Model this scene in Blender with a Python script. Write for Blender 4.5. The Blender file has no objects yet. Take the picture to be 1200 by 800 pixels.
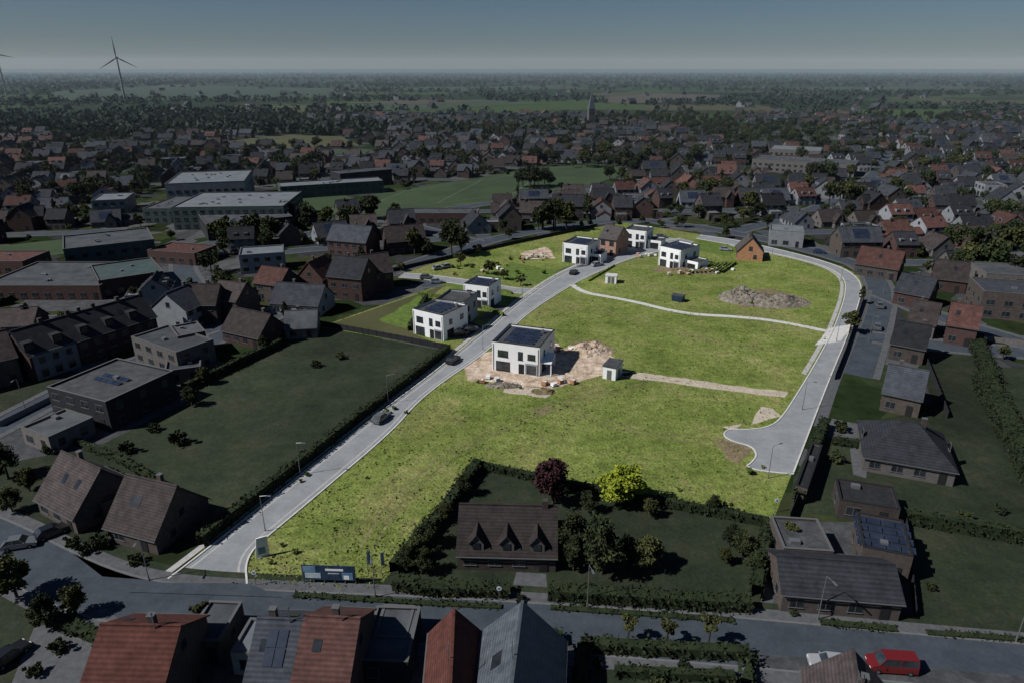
import bpy, math, random
import numpy as np
from mathutils import Vector, noise
from mathutils.geometry import tessellate_polygon
random.seed(7); rng=np.random.default_rng(7)
sc=bpy.context.scene
CAMH=62.0; PIT=math.atan(0.4); C=math.cos(PIT); S=math.sin(PIT)
def P(px,py,z=0.0):
    """survey-photo coordinate -> world position on the plane at height z"""
    u=(px-600)/800; v=(400-py)/800
    t=(CAMH-z)/(S-v*C)
    return (u*t,(C+v*S)*t)
def PL(l,z=0.0): return [P(a,b,z) for a,b in l]
def inpoly(x,y,poly):
    r=False;j=len(poly)-1
    for i in range(len(poly)):
        xi,yi=poly[i];xj,yj=poly[j]
        if (yi>y)!=(yj>y) and x<(xj-xi)*(y-yi)/(yj-yi)+xi: r=not r
        j=i
    return r
# ---------------- materials
M={}
def mk(name,cols,scale=.5,rough=.9,bump=0,rnd=0,haze=False,det=5,spec=.2,rows=0,metal=0,pos=None,bscale=None,fine=0,big=0,dry=None):
    m=bpy.data.materials.new(name);m.use_nodes=True;nt=m.node_tree;N=nt.nodes;L=nt.links
    b=N['Principled BSDF'];b.inputs['Roughness'].default_value=rough;b.inputs['Specular IOR Level'].default_value=spec;b.inputs['Metallic'].default_value=metal
    g=N.new('ShaderNodeNewGeometry')
    n=N.new('ShaderNodeTexNoise');n.inputs['Scale'].default_value=scale;n.inputs['Detail'].default_value=det;n.inputs['Roughness'].default_value=.65
    L.new(g.outputs['Position'],n.inputs['Vector'])
    r=N.new('ShaderNodeValToRGB');L.new(n.outputs['Fac'],r.inputs['Fac'])
    e=r.color_ramp.elements;k=len(cols)
    ps=pos or [(.33+.34*i/(max(1,k-1))) for i in range(k)]
    while len(e)<k:e.new(.5)
    for i,c in enumerate(cols):
        e[i].position=ps[i] if k>1 else .5;e[i].color=(*c,1)
    if k==1:e[1].color=(*cols[0],1)
    col=r.outputs['Color']
    def scaleby(col,out,lo,hi,f0=0,f1=1):
        mr=N.new('ShaderNodeMapRange');mr.inputs['From Min'].default_value=f0;mr.inputs['From Max'].default_value=f1;mr.inputs['To Min'].default_value=lo;mr.inputs['To Max'].default_value=hi;L.new(out,mr.inputs['Value'])
        mm=N.new('ShaderNodeVectorMath');mm.operation='SCALE';L.new(col,mm.inputs[0]);L.new(mr.outputs['Result'],mm.inputs['Scale']);return mm.outputs['Vector']
    if dry:   # large drier patches of ground cover
        nd=N.new('ShaderNodeTexNoise');nd.inputs['Scale'].default_value=.045;nd.inputs['Detail'].default_value=9;nd.inputs['Roughness'].default_value=.7;nd.inputs['Distortion'].default_value=.8
        L.new(g.outputs['Position'],nd.inputs['Vector'])
        mr=N.new('ShaderNodeMapRange');mr.inputs['From Min'].default_value=.5;mr.inputs['From Max'].default_value=.66;mr.inputs['To Max'].default_value=.75;L.new(nd.outputs['Fac'],mr.inputs['Value'])
        mx=N.new('ShaderNodeMix');mx.data_type='RGBA';L.new(mr.outputs['Result'],mx.inputs['Factor']);L.new(col,mx.inputs['A']);mx.inputs['B'].default_value=(*dry,1);col=mx.outputs['Result']
    if rows:
        tc=N.new('ShaderNodeTexCoord');w=N.new('ShaderNodeTexWave');w.bands_direction='Z';w.inputs['Scale'].default_value=rows;w.inputs['Distortion'].default_value=.6
        L.new(tc.outputs['Object'],w.inputs['Vector']);col=scaleby(col,w.outputs['Fac'],.75,1.12)
    if fine:
        for s_,k_ in((2.2,fine),(.7,fine*.8)):
            nf=N.new('ShaderNodeTexNoise');nf.inputs['Scale'].default_value=s_;nf.inputs['Detail'].default_value=3;L.new(g.outputs['Position'],nf.inputs['Vector']);col=scaleby(col,nf.outputs['Fac'],1-k_,1+k_,.3,.7)
    if big:
        nb=N.new('ShaderNodeTexNoise');nb.inputs['Scale'].default_value=.028;nb.inputs['Detail'].default_value=3;L.new(g.outputs['Position'],nb.inputs['Vector']);col=scaleby(col,nb.outputs['Fac'],1-big,1+big,.3,.7)
    if rnd:
        oi=N.new('ShaderNodeObjectInfo');col=scaleby(col,oi.outputs['Random'],1-rnd,1+rnd)
    if haze: col=addhaze(nt,g,col)
    L.new(col,b.inputs['Base Color'])
    if bump:
        n2=N.new('ShaderNodeTexNoise');n2.inputs['Scale'].default_value=bscale or scale*4;n2.inputs['Detail'].default_value=4;L.new(g.outputs['Position'],n2.inputs['Vector'])
        bp=N.new('ShaderNodeBump');bp.inputs['Strength'].default_value=bump;bp.inputs['Distance'].default_value=.25
        L.new(n2.outputs['Fac'],bp.inputs['Height']);L.new(bp.outputs['Normal'],b.inputs['Normal'])
    M[name]=m;return m
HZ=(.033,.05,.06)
def addhaze(nt,g,col):  # aerial haze painted into the base colour, stronger with distance
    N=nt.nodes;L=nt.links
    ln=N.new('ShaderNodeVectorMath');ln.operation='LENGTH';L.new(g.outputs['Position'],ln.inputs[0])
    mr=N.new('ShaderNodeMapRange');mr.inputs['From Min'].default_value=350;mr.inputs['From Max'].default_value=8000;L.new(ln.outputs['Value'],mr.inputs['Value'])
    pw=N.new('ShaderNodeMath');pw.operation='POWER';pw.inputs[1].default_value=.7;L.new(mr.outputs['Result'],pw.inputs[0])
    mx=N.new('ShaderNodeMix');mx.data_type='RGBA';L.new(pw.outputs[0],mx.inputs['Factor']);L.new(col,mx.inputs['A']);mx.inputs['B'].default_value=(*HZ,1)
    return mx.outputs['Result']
# bright (estate)
mk('meadow_grass',[(.07,.098,.02),(.115,.155,.032),(.155,.19,.048),(.23,.21,.09)],.1,bump=.9,det=12,pos=[.3,.44,.57,.7],bscale=2.2,fine=.33,big=.15,dry=(.2,.185,.075))
mk('estate_lawn',[(.07,.11,.022),(.11,.165,.035)],.5,bump=.6,det=8,fine=.2)
mk('weed',[(.08,.12,.025),(.17,.2,.045)],.4)
mk('asphalt_new',[(.19,.205,.22),(.25,.268,.28)],.25,bump=.1,det=8,fine=.05)
mk('concrete',[(.42,.42,.41),(.55,.55,.53)],.8)
mk('pavers',[(.3,.3,.3),(.4,.39,.38)],1.2)
mk('gravel',[(.33,.28,.22),(.48,.43,.35)],.7,bump=.6,det=8)
mk('sand',[(.26,.19,.13),(.43,.34,.26),(.56,.48,.41)],.35,bump=.8,det=9,fine=.15)
mk('soil',[(.12,.1,.055),(.22,.175,.11)],.5,bump=1,det=9,fine=.2)
mk('track',[(.11,.12,.04),(.2,.175,.085)],.6,bump=1,det=9,fine=.3)
mk('rubble',[(.08,.07,.05),(.3,.27,.23)],1.2,bump=1,det=9)
mk('white_render',[(.7,.72,.74),(.78,.79,.8)],.5,rnd=.03)
mk('grey_render',[(.26,.28,.3),(.32,.34,.35)],.5)
mk('roof_membrane',[(.035,.038,.042),(.07,.075,.08)],.6)
mk('solar_panel',[(.012,.018,.034),(.025,.034,.056)],.5,rough=.2,spec=.7)
mk('glass',[(.01,.014,.018),(.04,.05,.06)],.7,rough=.12,spec=.7)
mk('frame_dark',[(.02,.02,.022)],1,rough=.5)
mk('frame_white',[(.6,.6,.6)],1,rough=.5)
mk('brick_pink',[(.26,.16,.12),(.38,.25,.2)],1.5,det=8)
mk('brick_orange',[(.3,.15,.08),(.42,.23,.14)],1.5,det=8)
mk('tile_dark_new',[(.05,.045,.045),(.09,.08,.08)],1,rows=1.2)
mk('leaf_yellow',[(.12,.17,.015),(.27,.3,.03)],.8)
mk('leaf_bright',[(.06,.095,.02),(.13,.165,.04)],.7)
mk('metal',[(.22,.23,.24)],1,rough=.4,metal=.6)
mk('skip_blue',[(.02,.035,.07),(.03,.05,.09)],1,rough=.5)
mk('navy_print',[(.012,.025,.05),(.03,.06,.11)],.6,rough=.5)
mk('light_print',[(.2,.3,.38),(.5,.55,.58)],.8,rough=.5)
mk('white_print',[(.75,.77,.78)],1,rough=.5)
mk('sky_print',[(.08,.17,.3),(.2,.3,.42)],.9,rough=.5)
# surroundings: dimmer light than the estate, put into the base colours
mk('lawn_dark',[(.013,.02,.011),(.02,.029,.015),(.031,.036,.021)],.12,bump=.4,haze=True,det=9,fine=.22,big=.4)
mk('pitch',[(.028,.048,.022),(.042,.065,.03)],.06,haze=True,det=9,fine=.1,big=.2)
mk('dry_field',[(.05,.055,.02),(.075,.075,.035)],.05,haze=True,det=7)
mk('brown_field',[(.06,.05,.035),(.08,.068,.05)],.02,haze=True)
mk('asphalt_dim',[(.034,.043,.056),(.052,.064,.08)],.3,det=9,haze=True,fine=.08)
mk('pavement_dim',[(.06,.065,.072),(.098,.103,.11)],1.1,haze=True,det=8)
mk('kerb_dim',[(.1,.105,.11),(.13,.135,.14)],1)
mk('paint_dim',[(.17,.18,.19)],1)
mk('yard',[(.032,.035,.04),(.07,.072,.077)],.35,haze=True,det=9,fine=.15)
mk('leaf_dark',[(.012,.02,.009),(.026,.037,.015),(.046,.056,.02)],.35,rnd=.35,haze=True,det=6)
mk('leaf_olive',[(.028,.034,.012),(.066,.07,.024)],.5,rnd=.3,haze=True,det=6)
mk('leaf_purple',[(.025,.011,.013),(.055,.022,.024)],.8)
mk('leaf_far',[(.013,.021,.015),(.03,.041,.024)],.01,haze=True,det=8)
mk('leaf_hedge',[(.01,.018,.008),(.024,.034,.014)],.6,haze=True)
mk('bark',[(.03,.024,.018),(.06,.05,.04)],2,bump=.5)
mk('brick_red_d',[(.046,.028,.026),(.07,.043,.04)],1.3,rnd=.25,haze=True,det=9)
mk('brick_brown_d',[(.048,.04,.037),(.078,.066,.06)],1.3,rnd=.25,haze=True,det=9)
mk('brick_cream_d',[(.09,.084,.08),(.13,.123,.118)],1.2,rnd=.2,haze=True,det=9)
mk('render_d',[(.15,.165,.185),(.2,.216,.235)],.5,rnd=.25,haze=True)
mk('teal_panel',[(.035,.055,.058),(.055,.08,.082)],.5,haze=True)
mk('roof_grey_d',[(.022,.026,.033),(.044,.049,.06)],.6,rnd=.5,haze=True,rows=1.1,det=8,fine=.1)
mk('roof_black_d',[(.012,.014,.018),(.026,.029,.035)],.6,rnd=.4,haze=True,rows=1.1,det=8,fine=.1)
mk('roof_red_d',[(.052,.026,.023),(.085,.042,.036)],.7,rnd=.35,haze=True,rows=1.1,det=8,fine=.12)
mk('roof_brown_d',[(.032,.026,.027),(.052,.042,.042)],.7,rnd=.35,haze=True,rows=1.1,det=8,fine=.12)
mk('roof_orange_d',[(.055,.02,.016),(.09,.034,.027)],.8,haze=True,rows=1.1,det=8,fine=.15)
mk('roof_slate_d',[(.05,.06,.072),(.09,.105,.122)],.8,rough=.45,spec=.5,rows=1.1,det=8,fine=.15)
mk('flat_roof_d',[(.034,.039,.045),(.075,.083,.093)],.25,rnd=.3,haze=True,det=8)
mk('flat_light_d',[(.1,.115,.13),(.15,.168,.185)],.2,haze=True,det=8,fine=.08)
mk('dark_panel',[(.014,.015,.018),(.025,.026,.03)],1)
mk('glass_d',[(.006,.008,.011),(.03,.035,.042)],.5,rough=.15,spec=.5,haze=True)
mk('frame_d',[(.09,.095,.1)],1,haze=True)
mk('turbine_white',[(.15,.165,.18)],1)
mk('tyre',[(.012,.012,.012)],1)
for n,c in dict(car_white=(.25,.26,.28),car_black=(.012,.013,.015),car_red=(.12,.012,.014),car_grey=(.1,.11,.12),car_blue=(.02,.035,.08)).items(): mk(n,[c],1,rough=.25,spec=.6)
# ground, with the same dimming put into its colours
def ground_mat():
    m=bpy.data.materials.new('ground');m.use_nodes=True;nt=m.node_tree;N=nt.nodes;L=nt.links;b=N['Principled BSDF'];b.inputs['Roughness'].default_value=1;b.inputs['Specular IOR Level'].default_value=0
    g=N.new('ShaderNodeNewGeometry')
    def vor(s,cols,lac=1):
        v=N.new('ShaderNodeTexVoronoi');v.distance='CHEBYCHEV' if s<.02 else 'MANHATTAN';v.inputs['Scale'].default_value=s;v.inputs['Randomness'].default_value=.85;L.new(g.outputs['Position'],v.inputs['Vector'])
        sp=N.new('ShaderNodeSeparateColor');L.new(v.outputs['Color'],sp.inputs[0])
        r=N.new('ShaderNodeValToRGB');r.color_ramp.interpolation='CONSTANT';e=r.color_ramp.elements
        while len(e)<len(cols):e.new(.5)
        for i,c in enumerate(cols):e[i].position=i/len(cols);e[i].color=(*c,1)
        L.new(sp.outputs[0],r.inputs['Fac']);return r.outputs['Color']
    t=vor(.075,[(.016,.026,.011),(.026,.036,.017),(.048,.051,.054),(.02,.032,.013),(.032,.034,.036),(.034,.043,.019),(.075,.077,.08),(.018,.025,.012)])
    f=vor(.0045,[(.02,.034,.014),(.04,.062,.024),(.022,.03,.014),(.07,.068,.042),(.018,.03,.012),(.048,.075,.028),(.028,.035,.018)])
    s=N.new('ShaderNodeSeparateXYZ');L.new(g.outputs['Position'],s.inputs[0])
    mr=N.new('ShaderNodeMapRange');mr.inputs['From Min'].default_value=900;mr.inputs['From Max'].default_value=960;L.new(s.outputs['Y'],mr.inputs['Value'])
    mx=N.new('ShaderNodeMix');mx.data_type='RGBA';L.new(mr.outputs['Result'],mx.inputs['Factor']);L.new(t,mx.inputs['A']);L.new(f,mx.inputs['B'])
    n=N.new('ShaderNodeTexNoise');n.inputs['Scale'].default_value=.3;n.inputs['Detail'].default_value=8;L.new(g.outputs['Position'],n.inputs['Vector'])
    m2=N.new('ShaderNodeMapRange');m2.inputs['To Min'].default_value=.4;m2.inputs['To Max'].default_value=1.6;L.new(n.outputs['Fac'],m2.inputs['Value'])
    sc_=N.new('ShaderNodeVectorMath');sc_.operation='SCALE';L.new(mx.outputs['Result'],sc_.inputs[0]);L.new(m2.outputs['Result'],sc_.inputs['Scale'])
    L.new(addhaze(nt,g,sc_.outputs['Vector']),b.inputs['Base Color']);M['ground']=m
ground_mat()
# ---------------- mesh builder
class MB:
    def __init__(s): s.v=[];s.f=[];s.m=[];s.names=[];s.T=(0,0,0,0)
    def mi(s,n):
        if n not in s.names:s.names.append(n)
        return s.names.index(n)
    def tv(s,p):
        ox,oy,oz,a=s.T;c=math.cos(a);q=math.sin(a)
        return (ox+p[0]*c-p[1]*q,oy+p[0]*q+p[1]*c,oz+p[2])
    def poly(s,pts,mat):
        k=len(s.v);s.v+=[s.tv(p) for p in pts];s.f.append(tuple(range(k,k+len(pts))));s.m.append(s.mi(mat))
    def box(s,cx,cy,z0,sx,sy,sz,mat,top=None,ts=1.0):
        x=sx/2;y=sy/2;k=len(s.v);z1=z0+sz
        s.v+=[s.tv(p) for p in [(cx-x,cy-y,z0),(cx+x,cy-y,z0),(cx+x,cy+y,z0),(cx-x,cy+y,z0),(cx-x*ts,cy-y*ts,z1),(cx+x*ts,cy-y*ts,z1),(cx+x*ts,cy+y*ts,z1),(cx-x*ts,cy+y*ts,z1)]]
        for i,q in enumerate([(0,3,2,1),(0,1,5,4),(1,2,6,5),(2,3,7,6),(3,0,4,7),(4,5,6,7)]):
            s.f.append(tuple(k+a for a in q));s.m.append(s.mi(top if (top and i==5) else mat))
    def tube(s,p0,p1,r0,r1,mat,n=7):
        p0=Vector(p0);p1=Vector(p1);d=(p1-p0).normalized();a=d.orthogonal().normalized();b=d.cross(a);k=len(s.v)
        for p,r in((p0,r0),(p1,r1)):
            for i in range(n):
                t=2*math.pi*i/n;s.v.append(s.tv(p+a*(r*math.cos(t))+b*(r*math.sin(t))))
        for i in range(n):
            j=(i+1)%n;s.f.append((k+i,k+j,k+n+j,k+n+i));s.m.append(s.mi(mat))
        s.f.append(tuple(k+n+i for i in range(n)));s.m.append(s.mi(mat))
        s.f.append(tuple(k+i for i in reversed(range(n))));s.m.append(s.mi(mat))
    def slab(s,a,b,c,d,th,mat):
        a,b,c,d=map(Vector,(a,b,c,d));n=(b-a).cross(d-a).normalized()*th
        t=[a,b,c,d];u=[p-n for p in t]
        s.poly(t,mat);s.poly(u[::-1],mat)
        for i in range(4):
            j=(i+1)%4;s.poly([t[j],t[i],u[i],u[j]],mat)
    def quads(s,arr,mat):
        k=len(s.v);s.v+=[tuple(p) for p in arr.reshape(-1,3).tolist()];n=len(arr)
        s.f+=[(k+4*i,k+4*i+1,k+4*i+2,k+4*i+3) for i in range(n)];s.m+=[s.mi(mat)]*n
    def mesh(s,name):
        me=bpy.data.meshes.new(name);me.from_pydata(s.v,[],s.f)
        for n in s.names:me.materials.append(M[n])
        me.polygons.foreach_set('material_index',s.m);me.update();return me
    def finish(s,name,loc=(0,0,0),yaw=0,scale=1):
        return inst(s.mesh(name),name,loc,yaw,scale)
def inst(me,name,loc,yaw=0,scale=1):
    o=bpy.data.objects.new(name,me);o.location=loc;o.rotation_euler=(0,0,yaw)
    o.scale=(scale,)*3 if not hasattr(scale,'__len__') else scale
    sc.collection.objects.link(o);return o
def sheet(name,pts,z,mat):
    me=bpy.data.meshes.new(name);v=[(x,y,z) for x,y in pts]
    tr=tessellate_polygon([[Vector(p) for p in v]])
    fs=[]
    for a,b,c in tr:
        A,B,Cc=v[a],v[b],v[c]
        cr=(B[0]-A[0])*(Cc[1]-A[1])-(B[1]-A[1])*(Cc[0]-A[0])
        fs.append((a,b,c) if cr>0 else (a,c,b))
    me.from_pydata(v,[],fs);me.materials.append(M[mat]);me.update();return inst(me,name,(0,0,0))
def rough_edge(pts,amp,step=1.5):
    o=[];n=len(pts)
    for i in range(n):
        a=pts[i];b=pts[(i+1)%n];d=math.dist(a,b);k=max(1,int(d/step))
        for j in range(k):
            t=j/k;x=a[0]+(b[0]-a[0])*t;y=a[1]+(b[1]-a[1])*t
            w=noise.noise_vector(Vector((x*.25,y*.25,3)));w2=noise.noise_vector(Vector((x*.9,y*.9,8)))
            o.append((x+amp*(w.x+.4*w2.x),y+amp*(w.y+.4*w2.y)))
    return o
def smooth(pts,it=2):
    for _ in range(it):
        o=[pts[0]]
        for a,b in zip(pts,pts[1:]):
            o.append((a[0]*.75+b[0]*.25,a[1]*.75+b[1]*.25));o.append((a[0]*.25+b[0]*.75,a[1]*.25+b[1]*.75))
        o.append(pts[-1]);pts=o
    return pts
def offs(pts,d):
    o=[]
    for i,p in enumerate(pts):
        a=pts[max(0,i-1)];b=pts[min(len(pts)-1,i+1)];dx=b[0]-a[0];dy=b[1]-a[1];l=math.hypot(dx,dy) or 1
        o.append((p[0]-dy/l*d,p[1]+dx/l*d))
    return o
def strip(mb,pts,w,z,h,mat):
    A=offs(pts,w/2);B=offs(pts,-w/2)
    for i in range(len(pts)-1):
        a,b,c,d=B[i],B[i+1],A[i+1],A[i]
        mb.poly([(*a,z+h),(*b,z+h),(*c,z+h),(*d,z+h)],mat)
        if h>.03:
            mb.poly([(*a,z),(*b,z),(*b,z+h),(*a,z+h)],mat);mb.poly([(*c,z),(*d,z),(*d,z+h),(*c,z+h)],mat)
def ribbon(name,pts,w,z,mat,h=0):
    mb=MB();strip(mb,pts,w,z,h,mat);return mb.finish(name)
# ---------------- occupancy
occ={}
def occ_add(x,y,r): occ.setdefault((int(x//20),int(y//20)),[]).append((x,y,r))
def occ_free(x,y,r):
    cx=int(x//20);cy=int(y//20)
    for i in(-1,0,1):
        for j in(-1,0,1):
            for a,b,c in occ.get((cx+i,cy+j),()):
                if (a-x)**2+(b-y)**2<(c+r)**2:return False
    return True
# ---------------- building kit
def win(mb,face,W,D,u,z,ww,hh,fr='frame_d',gl='glass_d'):
    def bx(uu,zz,a,h,t,mt):
        if face=='F':mb.box(uu,-D/2,zz,a,t*2,h,mt)
        elif face=='B':mb.box(uu,D/2,zz,a,t*2,h,mt)
        elif face=='L':mb.box(-W/2,uu,zz,t*2,a,h,mt)
        else:mb.box(W/2,uu,zz,t*2,a,h,mt)
    bx(u,z,ww,hh,.05,fr);bx(u,z+.07,ww-.14,hh-.14,.065,gl)
    if ww>1.5:bx(u,z+.07,.07,hh-.14,.08,fr)
    bx(u,z-.08,ww+.15,.07,.12,fr)
def gable(mb,W,D,h,r,wall,roof,ov=.35,fr='frame_d',gl='glass_d',wins=True,door=True,rnd=random,skyl=0,chim=True,hip=0):
    x=W/2;y=D/2;hx=hip
    mb.box(0,0,0,W,D,h,wall)
    if not hip:
        for sx in(-1,1):
            p=[(sx*x,-y,h),(sx*x,y,h),(sx*x,0,r)]
            mb.poly(p if sx>0 else p[::-1],wall)
    sl=(r-h)/y;ze=h-ov*sl+.08;X=x+.25;zr=r+.08
    if not hip:
        mb.slab((-X,-y-ov,ze),(X,-y-ov,ze),(X,0,zr),(-X,0,zr),.16,roof)
        mb.slab((X,y+ov,ze),(-X,y+ov,ze),(-X,0,zr),(X,0,zr),.16,roof)
        mb.box(0,0,zr-.04,2*X,.3,.12,roof)
    else:
        X=x+ov;a=(-X,-y-ov,ze);b=(X,-y-ov,ze);c=(X,y+ov,ze);d=(-X,y+ov,ze);e=(-x+hx,0,zr);f=(x-hx,0,zr)
        mb.poly([a,b,f,e],roof);mb.poly([c,d,e,f],roof);mb.poly([b,c,f],roof);mb.poly([d,a,e],roof)
        mb.poly([d,c,b,a],fr)
        mb.tube(e,f,.12,.12,roof,5)
    for sy in(-1,1): mb.box(0,sy*(y+ov+.06),ze-.16,2*X,.12,.12,fr)
    if chim:
        cx=rnd.uniform(-.3,.3)*W;mb.box(cx,.5,r-1.2,.7,.6,2.1,'brick_brown_d');mb.box(cx,.5,r+.9,.8,.7,.1,fr)
    if wins:
        fl=max(1,int(h/2.6))
        n=max(2,int(W/3))
        for fc in 'FB':
            for k in range(fl):
                for i in range(n):
                    u=-x+W*(i+.5)/n
                    if door and fc=='F' and k==0 and i==n-1:
                        mb.box(u,-y,0,1.1,.14,2.2,'frame_dark');continue
                    win(mb,fc,W,D,u,.9+k*2.8 if h>2.6*(k+1)-.2 else .9,min(1.7,W/n*.55),1.4,fr,gl)
        for fc in 'LR':
            win(mb,fc,W,D,-y*.4,.9,1.1,1.3,fr,gl)
            if r-h>3:win(mb,fc,W,D,0,h+.3,1.2,1.3,fr,gl)
    for i in range(skyl):
        t=.45;u=rnd.uniform(-.35,.35)*W;s=rnd.choice((-1,1));yy=s*y*t;zz=h+(r-h)*(1-t)+.14
        dx=.45;dy=.5
        q=[(u-dx,yy-dy*1,zz+(dy*sl if s>0 else -dy*sl)),(u+dx,yy-dy,zz+(dy*sl if s>0 else -dy*sl)),(u+dx,yy+dy,zz-(dy*sl if s>0 else -dy*sl)),(u-dx,yy+dy,zz-(dy*sl if s>0 else -dy*sl))]
        mb.slab(*q,.08,'glass_d')
def roof_solar(mb,W,D,h,r,side,nx,ny,cx=0):
    y=D/2;sl=(r-h)/y
    for i in range(nx):
        for j in range(ny):
            u=cx+(i-(nx-1)/2)*1.08;t0=y*.2+j*1.45;t1=t0+1.38
            z0=r-t0*sl+.2;z1=r-t1*sl+.2;s=side
            q=[(u-.5,s*t1,z1),(u+.5,s*t1,z1),(u+.5,s*t0,z0),(u-.5,s*t0,z0)]
            if s>0:q=q[::-1]
            mb.slab(*q,.05,'solar_panel')
def flat(mb,W,D,h,wall,roof='flat_roof_d',par=.4,fr='frame_d',gl='glass_d',wins=True,cap=None,big=False,cx=0,cy=0,z0=0,door=True):
    T=mb.T;a=T[3];mb.T=(T[0]+cx*math.cos(a)-cy*math.sin(a),T[1]+cx*math.sin(a)+cy*math.cos(a),T[2]+z0,a)
    cap=cap or fr
    mb.box(0,0,0,W,D,h-.01,wall)
    mb.box(0,0,h-.005,W-.5,D-.5,.06,roof)
    for s in(-1,1):
        mb.box(0,s*(D/2-.13),h-.01,W,.26,par,wall,);mb.box(0,s*(D/2-.13),h-.01+par,W+.06,.34,.06,cap)
        mb.box(s*(W/2-.13),0,h-.01,.26,D-.52,par,wall);mb.box(s*(W/2-.13),0,h-.01+par,.34,D-.62,.06,cap)
    if wins:
        fl=max(1,int(h/2.9));n=max(2,int(W/3.4))
        for fc in 'FB':
            for k in range(fl):
                for i in range(n):
                    u=-W/2+W*(i+.5)/n
                    if door and fc=='F' and k==0 and i==n-1: mb.box(u,-D/2,0,1.1,.14,2.3,'frame_dark');continue
                    if big and k==0: win(mb,fc,W,D,u,.15,W/n*.7,2.2,fr,gl)
                    else: win(mb,fc,W,D,u,.9+k*2.9,min(2,W/n*.5),1.4,fr,gl)
        n=max(1,int(D/4))
        for fc in 'LR':
            for k in range(fl):
                for i in range(n):
                    win(mb,fc,W,D,-D/2+D*(i+.5)/n,.9+k*2.9,1.2,1.4,fr,gl)
    mb.T=T
def flat_solar(mb,W,D,h,nx,ny,cx=0,cy=0,sp=1.75):
    for i in range(nx):
        for j in range(ny):
            u=cx+(i-(nx-1)/2)*1.75;t=cy+(j-(ny-1)/2)*sp
            mb.slab((u-.82,t-.5,h+.15),(u+.82,t-.5,h+.15),(u+.82,t+.5,h+.45),(u-.82,t+.5,h+.45),.05,'solar_panel')
            mb.box(u,t+.45,h+.05,1.4,.05,.3,'metal')
def foot(p1,p2,D,z=0):
    a=P(*p1,z);b=P(*p2,z);W=math.dist(a,b);yaw=math.atan2(b[1]-a[1],b[0]-a[0])
    cx=(a[0]+b[0])/2-math.sin(yaw)*D/2;cy=(a[1]+b[1])/2+math.cos(yaw)*D/2
    occ_add(cx,cy,max(W,D)*.5+2)
    if W>22:
        for t in(-.35,.35): occ_add(cx+math.cos(yaw)*W*t,cy+math.sin(yaw)*W*t,max(D*.6,W*.25))
    return W,yaw,(cx,cy,0)
# ================= GROUND
sheet('ground',[(-40000,-300),(40000,-300),(40000,45000),(-40000,45000)],0,'ground')
EST=[(192,681),(443,690),(557,538),(905,612),(950,500),(985,415),(1008,352),(1014,335),(1006,322),(985,312),(905,291),(840,278),(732,261),(640,277),(455,320),(525,331),(375,383),(530,411),(355,550)]
ESTW=PL(EST)
sheet('meadow',ESTW,.03,'meadow_grass')
EX=[ESTW]
def lawn(pts,mat='lawn_dark',z=.02,name='lawn',ex=True):
    w=PL(pts);sheet(name,w,z,mat)
    if ex:EX.append(w)
lawn([(-60,560),(30,500),(180,450),(215,460),(330,400),(375,384),(530,412),(355,551),(236,640),(130,580),(60,560)])
lawn([(443,690),(557,538),(905,612),(890,705),(700,700)],z=.02)
lawn([(930,560),(965,500),(1100,480),(1260,520),(1260,640),(1060,610),(925,600)])
lawn([(1070,400),(1140,400),(1175,470),(1200,520),(1100,495)],z=.016)
lawn([(1060,620),(1260,645),(1260,740),(1075,725)],z=.024)
lawn([(395,246),(440,228),(560,208),(640,196),(720,192),(735,203),(700,215),(560,238),(430,256)],'pitch',.03,'sports_pitch')
lawn([(300,240),(400,228),(440,240),(395,252)],'pitch',.03,'sports_pitch')
lawn([(-60,295),(80,280),(165,268),(180,280),(60,300),(-60,318)],'pitch',.03,'sports_field')
lawn([(265,166),(330,158),(400,160),(420,170),(300,176)],'dry_field',.03,'meadow_field')
lawn([(360,178),(420,174),(470,180),(420,186)],'pitch',.04,'meadow_field')
lawn([(60,108),(200,100),(390,104),(400,114),(250,118),(70,118)],'pitch',.3,'farm_field',)
lawn([(400,124),(560,117),(640,121),(500,129),(410,130)],'pitch',.3,'farm_field')
lawn([(400,121),(500,117.5),(590,119),(480,123)],'brown_field',.6,'farm_field')
lawn([(690,115),(780,110),(880,113),(830,119),(720,122)],'brown_field',.3,'farm_field')
lawn([(250,126),(400,124),(400,131),(260,132)],'dry_field',.3,'farm_field')
lawn([(880,104),(1100,101),(1200,104),(1000,108)],'pitch',.4,'farm_field')
lawn([(420,104),(640,101),(700,104),(520,108)],'pitch',.4,'farm_field')
lawn([(-60,420),(-60,830),(1300,830),(1300,430),(1130,430),(1110,610),(905,612),(557,538),(443,690),(192,681),(60,440)],'lawn_dark',.008,'garden_ground',False)
EX.append(PL([(-80,520),(-80,830),(1300,830),(1300,520)]))
# pitch lines
mb=MB()
q=PL([(412,250),(475,224),(640,200),(600,228)])
for a,b in zip(q,q[1:]+q[:1]): strip(mb,[a,b],.25,.04,0,'paint_dim')
strip(mb,[((q[0][0]+q[3][0])/2,(q[0][1]+q[3][1])/2),((q[1][0]+q[2][0])/2,(q[1][1]+q[2][1])/2)],.25,.04,0,'paint_dim')
mb.finish('pitch_markings')
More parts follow.
